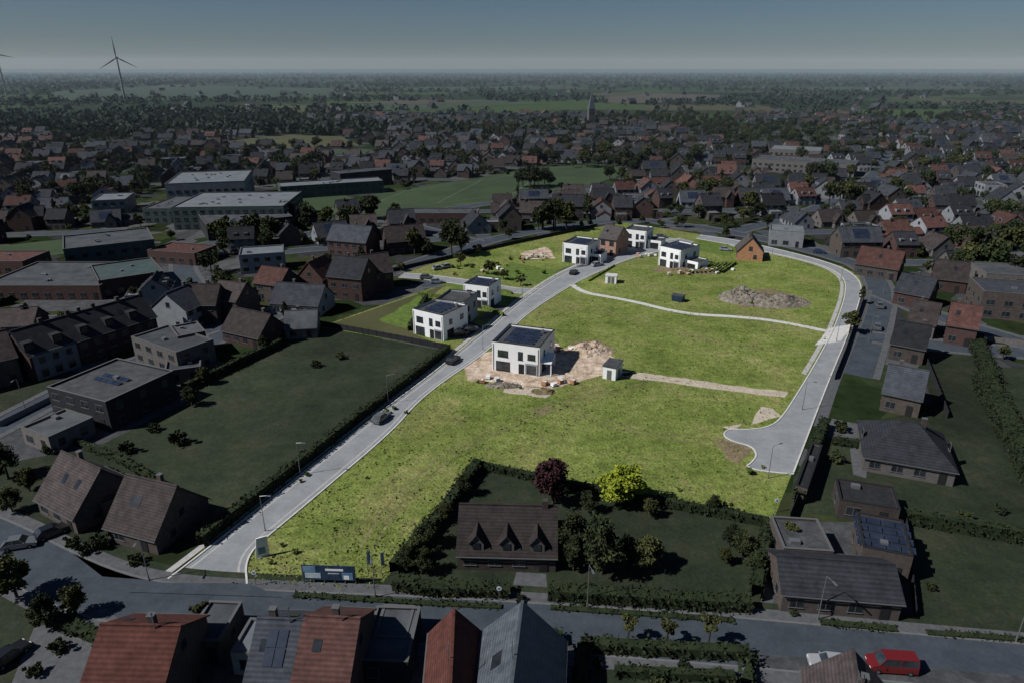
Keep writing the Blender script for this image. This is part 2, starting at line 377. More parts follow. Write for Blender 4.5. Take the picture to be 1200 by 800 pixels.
# ================= ESTATE ROADS
Lft=[(196,678),(242,643),(292,603),(355,553),(418,503),(470,464),(500,442),(525,422),(545,405),(570,386),(595,364),(625,341),(655,322),(690,306),(730,293),(765,286),(800,280)]
Rgt=[(291,684),(289,660),(299,642),(318,626),(360,591),(400,557),(440,523),(468,497),(482,480),(500,463),(522,446),(546,430),(572,411),(592,393),(620,367),(650,347),(675,332),(700,320),(740,303),(775,295),(815,284)]
LW=smooth(PL(Lft));RW=smooth(PL(Rgt))
sheet('estate_road',LW+RW[::-1],.05,'asphalt_new')
RI=[(815,280),(850,286),(900,296),(945,306),(975,316),(990,328),(990,345),(984,365),(975,388),(955,425),(930,466),(914,490),(900,500),(875,503),(852,502),(845,510),(858,518),(880,523),(886,533),(879,542),(872,546),(884,551),(905,554),(928,556)]
RO=[(820,276),(860,281),(905,291),(950,302),(985,313),(1004,325),(1010,338),(1004,362),(992,395),(975,435),(958,478),(945,512),(928,556)]
RIW=smooth(PL(RI));ROW=smooth(PL(RO))
sheet('ring_road',RIW+ROW[::-1],.054,'asphalt_new')
EXR=[LW+RW[::-1],RIW+ROW[::-1]]
mb=MB()
for l,s in((LW,-.15),(RW,.15),(RIW,.2),(ROW,.1)): strip(mb,offs(l,s),.25,.03,.13,'concrete')
mb.finish('kerb')
mb=MB()
for l,s in((LW,-1.1),(RW,1.1)): strip(mb,offs(l,s),.3,.0545,.0,'pavers')
mb.finish('gutter')
ribbon('pavement',offs(LW,.95),1.0,.05,'pavers',.03)
ribbon('pavement',offs(RIW[6:40],-.8),1.0,.0565,'pavers',.004)
for q in ([(880,498),(915,487),(905,478),(890,476)],[(845,500),(870,497),(860,505)],[(955,405),(985,400),(1000,380),(972,384)]): sheet('paved_bay',rough_edge(PL(q),.3),.064 if q[0][0]==955 else .046,'gravel' if q[0][0]!=955 else 'concrete')
ribbon('footpath',smooth(PL([(670,334),(684,343),(712,348),(745,354),(780,363),(815,369),(860,371),(910,376),(968,388)])),1.9,.04,'concrete',.03)
sheet('gravel_track',rough_edge(PL([(722,434),(800,443),(860,452),(925,460),(920,466),(860,459),(790,449),(718,440)]),.6),.045,'gravel')
# faint tyre tracks worn in the meadow
for pts in ([(430,640),(470,580),(540,520),(640,480),(700,462),(760,450)],[(640,470),(720,500),(800,515),(850,520)],[(690,360),(740,375),(820,395),(900,410),(950,415)],[(820,345),(760,335),(720,330)]):
    w_=smooth(PL(pts),3)
    w_=[(x+.6*noise.noise(Vector((x*.2,y*.2,1))),y+.6*noise.noise(Vector((x*.2,y*.2,9)))) for x,y in w_]
    mb=MB()
    for s in(-.9,.9): strip(mb,offs(w_,s),.45,.035,0,'track')
    mb.finish('tyre_tracks')
sr=smooth(PL([(635,342),(600,341),(565,334),(530,329),(500,325),(470,323)]))
ribbon('side_road',sr,5,.052,'asphalt_new')
mb=MB();strip(mb,offs(sr,2.6),.2,.03,.12,'concrete');strip(mb,offs(sr,-2.6),.2,.03,.12,'concrete');mb.finish('kerb')
ribbon('driveway',smooth(PL([(800,283),(770,278),(735,273)])),4.5,.06,'asphalt_new')
DIRT=PL([(540,424),(548,446),(585,450),(640,456),(690,444),(712,436),(722,420),(712,409),(690,404),(668,408),(650,408),(640,398),(590,402),(570,412)])
sheet('building_yard',rough_edge(DIRT,1.6),.036,'sand')
for q,mt,z in (([(590,449),(650,458),(640,466),(590,460)],'gravel',.034),([(840,512),(880,520),(868,545),(850,535)],'soil',.034),([(668,402),(700,398),(715,408),(690,414)],'soil',.04),
  ([(848,345),(900,338),(945,350),(935,361),(870,360)],'soil',.034),([(640,289),(652,303),(620,304),(610,297)],'sand',.034),([(760,318),(815,320),(850,312),(790,304)],'soil',.034),([(710,303),(728,300),(738,292),(722,290)],'pavers',.06),
  ([(690,310),(720,300),(700,303),(680,308)],'gravel',.038),([(620,480),(650,474),(640,486)],'soil',.034)):
    sheet('bare_ground',rough_edge(PL(q),.8),z,mt)
sheet('garden_plot',PL([(378,383),(524,333),(500,352),(487,392),(527,409)]),.04,'dry_field')
sheet('garden_plot',rough_edge(PL([(445,375),(500,340),(495,352),(484,388)]),1),.044,'estate_lawn')
for q in ([(520,394),(545,399),(570,384),(548,376)],[(560,376),(585,372),(600,360),(580,357)],[(650,318),(690,312),(700,305),(680,308)],[(795,318),(835,317),(820,309),(808,308)]):
    sheet('driveway',PL(q),.058,'roof_membrane')
for q in ([(520,346),(545,352),(590,368),(615,350),(560,335),(530,335)],[(560,325),(640,334),(670,320),(600,308)],[(735,283),(800,284),(770,276),(740,277)],[(800,290),(850,300),(870,292),(830,284)]):
    sheet('estate_garden',PL(q),.037,'estate_lawn')
# ================= ESTATE HOUSES
def modern(p1,p2,D,h,wall='white_render',solar=(0,0),side='R',name='modern_white_house',low=None,dark=True):
    W,yaw,loc=foot(p1,p2,D);mb=MB()
    flat(mb,W,D,h,wall,'roof_membrane',.45,'frame_dark','glass',wins=False,cap='frame_dark')
    f='frame_dark';g='glass'
    win(mb,'F',W,D,-W*.27,.2,W*.3,2.2,f,g);win(mb,'F',W,D,-W*.27,3.5,W*.22,1.5,f,g)
    win(mb,'F',W,D,W*.1,3.3,1.1,1.9,f,g);win(mb,'F',W,D,W*.33,3.6,W*.16,1.3,f,g)
    mb.box(W*.12,-D/2-.03,0,1.2,.1,2.35,'frame_dark')
    if dark: mb.box(W*.33,-D/2-.02,.02,W*.26,.1,2.7,'grey_render');mb.box(W*.33,-D/2-.05,.25,W*.2,.12,2.1,'glass')
    for fc in 'LR':
        win(mb,fc,W,D,-D*.22,.2,D*.26,2.2,f,g);win(mb,fc,W,D,D*.25,3.6,1.4,1.3,f,g);win(mb,fc,W,D,-D*.2,3.6,1.2,1.3,f,g)
    win(mb,'B',W,D,0,.2,W*.5,2.2,f,g);win(mb,'B',W,D,0,3.6,2,1.3,f,g)
    if solar[0]: flat_solar(mb,W,D,h,solar[0],solar[1])
    mb.box(W*.3,D*.3,h,.6,.6,.9,'metal')
    for xx in(-W/2+.3,W/2-.3): mb.tube((xx,-D/2-.07,.1),(xx,-D/2-.07,h),.05,.05,'frame_dark',5)
    if low:
        lw,ld,lh,lx,ly=low;flat(mb,lw,ld,lh,'white_render','roof_membrane',.3,'frame_dark','glass',wins=False,cx=lx,cy=ly)
        mb.box(lx,ly-ld/2-.02,.1,lw*.6,.1,2.2,'frame_dark')
    return mb.finish(name,loc,yaw)
modern((577,433),(632,441),11.5,6.3,solar=(4,5),low=None)
W,yaw,loc=foot((634,440),(646,441),6);mb=MB();mb.box(0,3,0,W,.25,2.9,'white_render');mb.box(0,0,2.85,W,6,.25,'white_render');mb.box(W/2-.15,-2.7,0,.25,.25,2.84,'white_render');mb.box(0,0,0.04,W,6,.08,'pavers');mb.finish('terrace_canopy',loc,yaw)
modern((485,391),(520,400),10,6.2,solar=(3,4))
modern((512,380),(545,384),9,6.4,wall='grey_render',solar=(0,0),name='modern_grey_house',dark=False)
modern((544,359),(573,363),8.5,6.2,solar=(3,3))
modern((659,307),(688,311),11,6.4,solar=(3,4),low=(4,6,3,6,1))
modern((731,289),(756,292),9,6.2,low=(5,6,3,7,0))
modern((771,311),(796,317),11,6.3,solar=(3,4),low=(5,6,3,7,0))
W,yaw,loc=foot((701,298),(721,301),11);mb=MB();gable(mb,W,11,6,9.6,'brick_pink','tile_dark_new',fr='frame_dark',gl='glass',skyl=1);mb.finish('brick_house',loc,yaw)
W,yaw,loc=foot((863,305),(893,307),9);mb=MB();mb.T=(0,0,0,math.pi/2);gable(mb,9,W,3.4,8.2,'brick_orange','tile_dark_new',fr='frame_dark',gl='glass');mb.finish('brick_house',loc,yaw)
W,yaw,loc=foot((706,443),(721,446),4.5);mb=MB();mb.box(0,0,0,W,4.5,2.9,'white_render');mb.box(0,0,2.905,W+.3,4.8,.2,'roof_membrane');mb.box(0,-2.27,.1,1,.08,2.1,'metal');mb.box(W/2+.01,0,.4,.06,1.6,1.6,'metal');mb.finish('electricity_cabin',loc,yaw)
W,yaw,loc=foot((709,332),(722,333),3);mb=MB();mb.box(0,0,0,W,3,2.3,'white_render');mb.box(0,0,2.305,W+.2,3.2,.15,'concrete');mb.box(-.5,-1.52,.1,.9,.06,2,'metal');mb.box(.6,-1.52,.1,.9,.06,2,'metal');mb.finish('electricity_cabin',loc,yaw)
for p1,p2 in (((787,353),(799,355)),((497,383),(503,384))):
    W,yaw,loc=foot(p1,p2,2.3);mb=MB();mb.box(0,0,.15,W,2.2,1.6,'skip_blue',ts=1.12)
    for i in range(5):mb.box(-W/2+W*(i+.5)/5,-1.2,.2,.1,.12,1.5,'skip_blue')
    mb.box(0,0,1.76,W*1.1,2.4,.06,'roof_membrane');mb.finish('skip_container',loc,yaw)
def pallets(px,py,n,r,mats=('brick_orange','white_print','concrete','sand')):
    x0,y0=P(px,py);mb=MB()
    for i in range(n):
        a=random.uniform(-r,r);b=random.uniform(-r*.5,r*.5);mb.T=(a,b,0,random.uniform(0,3));hh=random.uniform(.4,1.1)
        mb.box(0,0,0,1.2,1,.14,'bark');mb.box(0,0,.15,1.1,.9,hh,random.choice(mats));mb.box(0,0,.15+hh,.5,.92,.03,'frame_white')
    mb.T=(0,0,0,0);mb.finish('building_material_pallets',(x0,y0,.03),.3)
for p in [(655,448,7,4),(575,446,4,3),(625,303,8,6),(655,410,5,3),(760,300,8,5),(840,318,6,6),(800,322,6,5),(575,318,4,5),(690,300,6,3)]: pallets(*p)
def heap(px,py,rx,ry,h,mat,seed=0,name='earth_heap'):
    x0,y0=P(px,py);n=26;mb=MB();g={}
    for i in range(n+1):
        for j in range(n+1):
            u=i/n*2-1;v=j/n*2-1;r=math.hypot(u,v);z=max(0,1-r*r)**1.0*(.55+.8*noise.noise(Vector((u*2.2+seed,v*2.2,seed))) +.35*noise.noise(Vector((u*7+seed,v*7,2))))*h
            g[i,j]=(x0+u*rx,y0+v*ry,.03+max(-.05,z if r<1 else -.05))
    for i in range(n):
        for j in range(n): mb.poly([g[i,j],g[i+1,j],g[i+1,j+1],g[i,j+1]],mat)
    for k in range(70):
        a=random.uniform(0,6.28);r=math.sqrt(random.random())*.95;s=random.uniform(.15,.5)
        mb.box(x0+rx*r*math.cos(a),y0+ry*r*math.sin(a),max(0,h*(1-r*r)*.5),s,s*.8,s*.7,mat,ts=.6)
    mb.finish(name)
heap(870,350,7,6,4.5,'rubble',1,'rubble_heap');heap(905,354,11,6,3,'rubble',3,'rubble_heap');heap(690,411,6,4,2.2,'sand',5);heap(637,459,2.5,1.5,1,'soil',7);heap(590,452,4,1.5,.7,'rubble',9,'rubble_heap');heap(815,318,10,4,1.8,'soil',4);heap(632,300,4,3,1.2,'sand',4)
# ================= TREES
def leafquads(cent,size,jit=.4):
    n=len(cent);a=rng.normal(size=(n,3));a/=np.linalg.norm(a,axis=1)[:,None]
    b=rng.normal(size=(n,3));b-=a*(a*b).sum(1)[:,None];b/=np.linalg.norm(b,axis=1)[:,None]
    s=size*(1+jit*rng.uniform(-1,1,(n,1)));a=a*s;b=b*s*.7
    return np.stack([cent-a-b,cent+a-b*.6,cent+a+b,cent-a*.7+b],1)
def tree_mesh(name,h,cr,nl,ls,leaf,trunk=.35,ncl=22,conic=False,low=.25):
    mb=MB();r0=h*.022+.05;ht=h*.75
    mb.tube((0,0,0),(0.1,0,ht*.5),r0,r0*.7,'bark',7);mb.tube((.1,0,ht*.5),(0,.1,ht),r0*.7,r0*.25,'bark',6)
    ccs=[]
    zc=h*(low+1)/2;hz=h*(1-low)/2
    for i in range(ncl):
        d=rng.normal(size=3);d/=np.linalg.norm(d);rr=rng.uniform(.35,.85)
        c=np.array([d[0]*cr*rr,d[1]*cr*rr,zc+d[2]*hz*rr])
        if conic:
            t=(c[2]-h*low)/(h*(1-low));k=max(.1,1-t);c[0]*=k*1.3;c[1]*=k*1.3
        ccs.append((c,cr*rng.uniform(.22,.42)*(1 if not conic else .7)))
    for c,r in ccs[:9]:
        mb.tube((0,0,ht*rng.uniform(.4,.75)),tuple(c),r0*.35,r0*.08,'bark',4)
    for c,r in ccs:
        k=nl//ncl;d=rng.normal(size=(k,3));d/=np.linalg.norm(d,axis=1)[:,None]
        pts=c+d*r*rng.uniform(.45,1.1,(k,1))*np.array([1,1,.8]);mb.quads(leafquads(pts,ls),leaf)
    return mb.mesh(name)
TM=[tree_mesh('broadleaf_tree',9,3.4,1200,.28,'leaf_dark'),tree_mesh('broadleaf_tree',11,4.2,1400,.32,'leaf_dark',ncl=28),tree_mesh('broadleaf_tree',7,2.6,850,.26,'leaf_dark',ncl=16),
    tree_mesh('broadleaf_tree',10,3.4,1200,.32,'leaf_olive',ncl=24),tree_mesh('conifer_tree',10,2.3,1000,.26,'leaf_dark',conic=True,low=.08,ncl=30),tree_mesh('broadleaf_tree',6,2.6,750,.24,'leaf_olive',ncl=16,low=.15)]
YT=tree_mesh('yellow_green_tree',7,3.2,3600,.2,'leaf_yellow',ncl=34,low=.12);PT=tree_mesh('copper_beech_tree',9,3.4,3400,.22,'leaf_purple',ncl=30,low=.15)
ST=tree_mesh('young_tree',4.2,1.0,420,.15,'leaf_olive',ncl=10,low=.35);SB=tree_mesh('shrub',1.6,1.1,420,.16,'leaf_bright',ncl=12,low=.02)
SD=tree_mesh('shrub',2.2,1.5,520,.18,'leaf_dark',ncl=12,low=.02)
HT=[tree_mesh('broadleaf_tree',9,3.6,4200,.19,'leaf_dark',ncl=40,low=.12),tree_mesh('broadleaf_tree',8,3,3600,.19,'leaf_olive',ncl=34,low=.15),tree_mesh('conifer_tree',9,2.4,3200,.17,'leaf_dark',conic=True,low=.04,ncl=40)]
def tree(me,px,py,s=1.0,name=None):
    x,y=P(px,py);o=inst(me,name or me.name.split('.')[0],(x,y,0),random.uniform(0,6.28),(s,s,s*random.uniform(.9,1.1)));occ_add(x,y,2);return o
tree(YT,728,592,1.1);tree(PT,648,590,.9)
for px,py,k,s in [(672,655,0,.8),(705,672,0,.9),(672,668,2,.7),(756,668,1,.7),(738,660,0,.5),(500,640,0,.5),(490,655,1,.45),(522,612,1,.4),(545,580,0,.4),(480,668,0,.45),(870,650,0,.5),(855,640,0,.4),(500,672,0,.4),(690,600,0,.4),(762,606,1,.4),(20,700,1,.9),(90,720,1,.55),(55,735,0,.5),(835,600,0,.35),(850,660,1,.35),(884,672,0,.45),(765,655,0,.4),(225,475,0,.5),(240,450,1,.5),(10,560,0,.7),(35,575,1,.6),(15,600,0,.5),(310,412,0,.4)]:
    tree(HT[k],px,py,s)
for px,py in [(735,752),(782,753),(829,756),(238,735),(925,640)]: tree(ST,px,py,1.1)
for px,py,s in [(880,556,.8),(893,548,.4),(452,484,.7),(463,480,.6),(476,484,.5),(360,558,.5),(352,565,.4),(645,460,.5),(905,352,1.2),(880,357,.8),(560,448,.5),(610,455,.4),(795,575,.4),(330,640,.4),(345,648,.5),(318,660,.4),(430,560,.35)]: tree(SB,px,py,s)
for px,py,s in [(150,530,1),(180,505,.8),(210,520,1.2),(370,430,.8),(200,580,1),(130,560,.9),(400,420,.8),(120,640,1),(100,648,.8),(160,660,.8),(85,640,.8),(560,690,.5),(690,690,.5),(980,540,1),(1000,580,.6),(1130,610,.8),(1170,600,.7),(1090,690,.5),(60,530,.9),(985,505,1),(850,600,.8),(520,690,.6),(610,705,.5),(930,720,.4),(70,762,.8),(40,790,.7),(700,780,.5),(740,785,.5),(800,780,.5),(770,800,.7)]: tree(SD,px,py,s)
for i in range(26): tree(SB,520+random.uniform(0,120),300+random.uniform(0,26),random.uniform(.3,.9))
for px,py,s in [(573,322,.9),(590,328,.7),(540,312,.8),(610,335,.6),(470,318,.6),(560,300,.8)]: tree(TM[5],px,py,s)
# hedges
def hedge(pts,w=1.0,h=1.8,mat='leaf_hedge',dens=26,ls=.17,name='hedge',world=False,z=0):
    pp=pts if world else PL(pts);mb=MB();strip(mb,pp,w*.75,z,h*.92,mat)
    for a,b in zip(pp,pp[1:]):
        L_=math.dist(a,b);n=int(L_*dens*(w+2*h)/4.6)
        if n<1:continue
        t=rng.uniform(0,1,n);dx=(b[0]-a[0])/L_;dy=(b[1]-a[1])/L_
        per=rng.uniform(0,w+2*h,n);lat=np.where(per<h,-w/2,np.where(per>h+w,w/2,per-h-w/2));zz=np.where(per<h,per,np.where(per>h+w,w+2*h-per,h))
        bl=.12*np.array([noise.noise(Vector((a[0]+t_*L_*dx,a[1]+t_*L_*dy,z_))) for t_,z_ in zip(t*1.0,zz)])*3
        lat=lat*(1+bl);zz=zz*(1+bl*.5)+z
        c=np.stack([a[0]+dx*L_*t-dy*lat,a[1]+dy*L_*t+dx*lat,zz],1)+rng.normal(0,.05,(n,3));mb.quads(leafquads(c,ls),mat)
    return mb.finish(name)
hedge([(236,640),(250,628),(292,594),(352,547),(415,497),(470,455),(526,412)],1.4,2.0)
hedge([(462,672),(520,604),(560,548)],1.8,2.0);hedge([(462,688),(500,694),(598,697)],2.0,1.6);hedge([(642,700),(720,705),(800,710),(880,714)],2.0,1.9)
hedge([(560,548),(640,565),(735,584)],1.2,1.3);hedge([(735,584),(900,616)],1.2,1.5)
hedge([(885,700),(898,620)],1.6,2.2);hedge([(680,760),(876,770),(874,806)],1.6,1.5);hedge([(682,762),(682,810)],1.6,1.5);hedge([(720,790),(860,796)],1.2,1.1)
hedge([(965,500),(935,590)],1.6,2.2);hedge([(1060,612),(1200,636),(1260,648)],1.4,2.3);hedge([(1150,450),(1200,545),(1230,600)],4,3.0);hedge([(1140,400),(1160,450)],3,2.5)
hedge([(345,697),(500,707),(588,711)],1,.3);hedge([(645,712),(860,727)],1,.3);hedge([(960,730),(1050,738)],1.2,.4);hedge([(1085,742),(1200,750)],1,.35);hedge([(975,520),(1040,528)],1.2,1.6);hedge([(60,725),(130,755)],2,1)
hedge([(480,388),(500,350)],1,1.5);hedge([(730,440),(745,437)],.8,.3);hedge([(215,460),(330,405)],1.2,2);hedge([(90,520),(150,545),(240,600)],1,1.2)
for i in range(9): hedge([(806+i*5,322-i*.2),(822+i*5,311-i*.2)],.5,1.0,'leaf_bright',dens=12)
hedge([(690,330),(720,312)],.5,.6,'leaf_bright',dens=10);hedge([(560,335),(600,345)],.6,.9,'leaf_bright',dens=12);hedge([(490,347),(540,352),(590,371)],.7,1.2,'leaf_bright',dens=12)
# ================= SURROUNDING ROADS
B=smooth(PL([(-120,575),(-60,600),(0,622),(60,655),(130,686),(200,700),(300,706),(450,712),(600,720),(760,731),(900,742),(1050,757),(1320,782)]))
B=offs(B,-1.6)
ribbon('street',B,7.2,.03,'asphalt_dim')
mb=MB()
for s in(1,-1):strip(mb,offs(B,3.75*s),.3,.02,.12,'kerb_dim')
mb.finish('kerb')
for s in(1,-1):ribbon('pavement',offs(B,4.75*s),1.7,.02,'pavement_dim',.1)
ribbon('verge',offs(B,6.2),1.2,.03,'lawn_dark',.03)
sheet('road_junction',PL([(192,683),(292,684),(330,700),(150,694)]),.145,'asphalt_dim')
def street(px,w=6,z=.03,world=False):
    p=smooth(px if world else PL(px),1);ribbon('street',p,w,z,'asphalt_dim')
    for s in(1,-1):ribbon('pavement',offs(p,(w/2+.8)*s),1.5,z-.01,'pavement_dim',.08)
    for a,b in zip(p,p[1:]):
        n=max(1,int(math.dist(a,b)/6))
        for i in range(n):occ_add(a[0]+(b[0]-a[0])*i/n,a[1]+(b[1]-a[1])*i/n,w/2)
    return p
NS=[[(-60,530),(20,488),(90,452),(190,415),(262,395),(330,365),(350,345),(400,325),(455,321)],
    [(262,395),(235,350),(210,310),(225,285),(330,282),(420,262),(560,240),(700,222),(830,215)],
    [(1004,440),(1022,390),(1034,345),(1020,315),(960,296),(860,272),(740,256),(640,268),(560,285),(455,320)],
    [(1034,345),(1100,372),(1260,420)],[(1022,395),(1090,405),(1260,418)],[(860,272),(940,252),(1000,225),(1030,200),(1040,180)],[(560,285),(470,262),(440,255)],[(1000,225),(1100,235),(1260,262)]]
for i,s in enumerate(NS): street(s,z=.03+i*.001)
ribbon('pavement',smooth(PL([(1018,340),(1010,370),(985,430),(975,455),(960,500)])),2,.035,'pavement_dim')
sheet('driveway',PL([(598,697),(642,700),(640,672),(605,670)]),.04,'pavement_dim')
sheet('driveway',PL([(905,720),(912,640),(900,640),(890,716)]),.04,'pavement_dim')
sheet('driveway',PL([(975,490),(1020,500),(1015,560),(1000,556),(995,520),(965,510)]),.04,'pavement_dim')
sheet('forecourt',PL([(40,735),(125,712),(150,735),(95,810),(10,810)]),.04,'pavement_dim')
sheet('forecourt',PL([(235,745),(500,748),(500,820),(235,820)]),.036,'yard');sheet('forecourt',PL([(500,748),(670,752),(670,820),(500,820)]),.036,'yard');sheet('forecourt',PL([(880,765),(1300,800),(1300,850),(880,830)]),.036,'yard')
sheet('terrace',PL([(75,640),(140,645),(180,660),(185,680),(120,675)]),.03,'pavement_dim');sheet('yard',PL([(-50,520),(60,470),(215,440),(220,470),(120,520),(20,540)]),.025,'yard')
sheet('yard',PL([(905,610),(1060,612),(1070,725),(905,715)]),.03,'yard');sheet('school_yard',PL([(0,365),(60,340),(250,300),(260,330),(120,365)]),.018,'yard')
# ================= SURROUNDING BUILDINGS
def ghouse(p1,p2,D,h,r,wall,roof,name='brick_house',z=0,rot=False,solar=None,ann=None,**k):
    W,yaw,loc=foot(p1,p2,D,z);mb=MB()
    if rot:
        yaw+=math.pi/2;W,D=D,W
    gable(mb,W,D,h,r,wall,roof,**k)
    if solar:roof_solar(mb,W,D,h,r,*solar)
    if ann:flat(mb,ann[0],ann[1],2.9,wall,'flat_roof_d',.25,cx=ann[2],cy=ann[3],wins=True,door=False)
    return mb,name,loc,yaw,W,D
def fin(t): return t[0].finish(t[1],t[2],t[3])
t=ghouse((537,667),(651,670),10,2.7,6.9,'brick_brown_d','roof_brown_d',hip=0,chim=False);mb=t[0]
for u in(-4.0,0,4.0):
    for s in(-1,1): mb.slab(*([(u,-4.9,5.5),(u,-1.2,5.5),(u-1.1,-2.0,4.1),(u-1.1,-4.9,4.1)] if s<0 else [(u,-1.2,5.5),(u,-4.9,5.5),(u+1.1,-4.9,4.1),(u+1.1,-2.0,4.1)]),.1,'roof_brown_d')
    mb.poly([(u-.95,-4.7,2.9),(u+.95,-4.7,2.9),(u+.95,-4.7,4.2),(u,-4.7,5.4),(u-.95,-4.7,4.2)],'brick_cream_d')
    for s in(-1,1): mb.poly([(u+s*.95,-4.7,2.9),(u+s*.95,-2,2.9),(u+s*.95,-2,4.2),(u+s*.95,-4.7,4.2)],'brick_brown_d')
    mb.box(u,-4.72,3.2,1.0,.08,1.0,'glass_d')
mb.box(5,0,6.1,.8,.8,1.8,'brick_brown_d');fin(t)
fin(ghouse((1010,551),(1116,570),13,2.9,7,'brick_cream_d','roof_grey_d',hip=5.2,name='hipped_roof_house'))
fin(ghouse((914,716),(1052,728),8,3,5.2,'brick_brown_d','roof_black_d',name='garage_building',chim=False))
def fhouse(p1,p2,D,h,wall='render_d',roof='flat_roof_d',name='flat_roof_house',solar=None,**k):
    W,yaw,loc=foot(p1,p2,D);mb=MB();flat(mb,W,D,h,wall,roof,**k)
    if solar:flat_solar(mb,W,D,h,*solar)
    for i in range(max(1,int(W*D/120))): mb.box(random.uniform(-.3,.3)*W,random.uniform(-.3,.3)*D,h,random.uniform(.6,1.4),.8,.6,'metal' if D<20 else 'flat_light_d')
    return mb.finish(name,loc,yaw)
fhouse((914,666),(972,670),7,3,'brick_brown_d','yard');fhouse((1004,672),(1062,684),8,4.0,'brick_brown_d','dark_panel',solar=(4,4),cap='frame_dark');fhouse((929,586),(943,590),15,2.4,'brick_brown_d','dark_panel',name='garden_shed',wins=False,cap='frame_dark')
fhouse((980,606),(1050,618),6,2.8,'brick_brown_d','dark_panel',cap='frame_dark')
fin(ghouse((1030,480),(1075,490),10,4,8,'brick_brown_d','roof_grey_d'))
for a in [((48,602),(92,626),10,3,8.2,'brick_brown_d','roof_brown_d'),((128,634),(186,650),10,2.8,8,'brick_brown_d','roof_brown_d')]:
    fin(ghouse(*a,skyl=3))
fhouse((105,600),(125,612),6,2.7,'brick_brown_d')
t=ghouse((42,447),(188,397),10,6,10.5,'brick_red_d','roof_grey_d',name='terraced_houses',skyl=4);mb=t[0]
for k in range(5):
    u=-t[4]/2+t[4]*(k+.5)/5;mb.box(u+3,0,9.4,.8,.7,2.2,'brick_brown_d')
    mb.box(u-2,-3,6.4,2,2.6,2.1,'dark_panel');mb.box(u-2,-4.33,6.9,1.5,.06,1.3,'glass_d')
mb.box(-t[4]/2+5,-5.1,.02,9,.35,5.9,'render_d')
for k in range(3): mb.box(-t[4]/2+2.2+k*2.8,-5.3,3.6,1.2,.08,1.4,'glass_d');mb.box(-t[4]/2+2.2+k*2.8,-5.3,.6,1.4,.08,1.7,'glass_d')
fin(t)
fin(ghouse((-60,470),(28,447),10,6,10.5,'brick_brown_d','roof_brown_d',name='terraced_houses',skyl=2))
fhouse((64,487),(132,506),15,5.8,'dark_panel','roof_membrane',name='modern_villa',big=True,solar=(4,2))
fhouse((30,520),(62,532),8,3,'brick_cream_d')
fhouse((160,424),(212,444),9,5.8,'brick_cream_d');fhouse((196,452),(238,446),7,3,'brick_cream_d');fhouse((214,425),(246,418),8,6,'brick_brown_d')
fin(ghouse((182,383),(222,388),9,5.5,9.5,'render_d','roof_grey_d',rot=True));fin(ghouse((222,380),(256,380),9,5.5,9.5,'brick_brown_d','roof_brown_d'))
fin(ghouse((318,368),(374,372),10,3.4,7.5,'render_d','roof_grey_d'));fin(ghouse((335,398),(372,396),8,3,6,'brick_cream_d','flat_roof_d'))
fin(ghouse((262,400),(305,410),9,3.2,7.5,'brick_red_d','roof_brown_d'));fin(ghouse((300,352),(330,356),9,5.5,9,'brick_brown_d','roof_red_d'))
fin(ghouse((250,372),(280,376),9,5.5,9,'brick_brown_d','roof_brown_d'))
fhouse((283,322),(335,318),11,6,'render_d','flat_light_d')
fin(ghouse((386,350),(425,354),10,7,11.5,'brick_red_d','roof_grey_d'));fin(ghouse((425,345),(462,340),10,6,10.5,'brick_red_d','roof_brown_d'));fin(ghouse((350,345),(380,348),9,5.5,10,'brick_red_d','roof_red_d',rot=True))
fin(ghouse((385,300),(430,304),10,6,10.5,'brick_red_d','roof_grey_d'));fin(ghouse((455,300),(500,296),10,5,9.5,'brick_red_d','roof_brown_d'))
# school and halls
fhouse((-20,352),(120,352),26,4,'brick_red_d','flat_roof_d',name='school_building');fhouse((120,350),(195,338),20,5,'brick_red_d','teal_panel',name='school_building')
fhouse((80,318),(185,305),22,7,'teal_panel','flat_roof_d',name='school_building');fhouse((175,308),(230,312),12,4,'brick_red_d','roof_red_d',name='school_building')
fhouse((-60,322),(30,322),14,4,'brick_red_d','roof_red_d',name='school_building')
fhouse((205,270),(335,268),36,9,'teal_panel','flat_light_d',name='sports_hall');fhouse((170,262),(208,262),30,6,'teal_panel','flat_roof_d',name='sports_hall');fhouse((245,283),(345,272),24,6,'dark_panel','flat_roof_d',name='sports_hall');fhouse((198,244),(290,240),40,11,'render_d','flat_light_d',name='sports_hall')
fhouse((330,234),(450,226),14,6,'teal_panel','flat_light_d',name='sports_pavilion');fhouse((400,222),(460,216),14,8,'dark_panel','flat_roof_d',name='grandstand')
fhouse((880,200),(1000,208),24,7,'brick_cream_d','flat_roof_d',name='industrial_hall');fhouse((900,187),(960,190),30,7,'brick_cream_d','flat_light_d',name='industrial_hall')
fhouse((110,252),(150,250),20,6,'render_d','flat_light_d',name='industrial_hall');fhouse((480,262),(560,262),12,4,'brick_red_d')
fhouse((1150,345),(1230,350),14,6,'brick_cream_d','flat_roof_d');fhouse((1145,372),(1230,380),14,7,'brick_brown_d','roof_grey_d');fhouse((900,288),(940,291),12,5.5,'render_d','flat_light_d')
for a in [((1000,322),(1050,330),10,4,8.5,'brick_brown_d','roof_red_d'),((1045,356),(1085,364),10,4,8,'brick_red_d','roof_grey_d'),((1105,402),(1140,408),10,5,9,'brick_red_d','roof_red_d'),((1040,420),(1080,428),9,4,8,'brick_brown_d','roof_black_d'),((1060,392),(1092,398),9,4,8,'brick_cream_d','roof_brown_d'),((1090,340),(1130,345),10,4,8.5,'brick_red_d','roof_brown_d')]:
    fin(ghouse(*a,skyl=2))
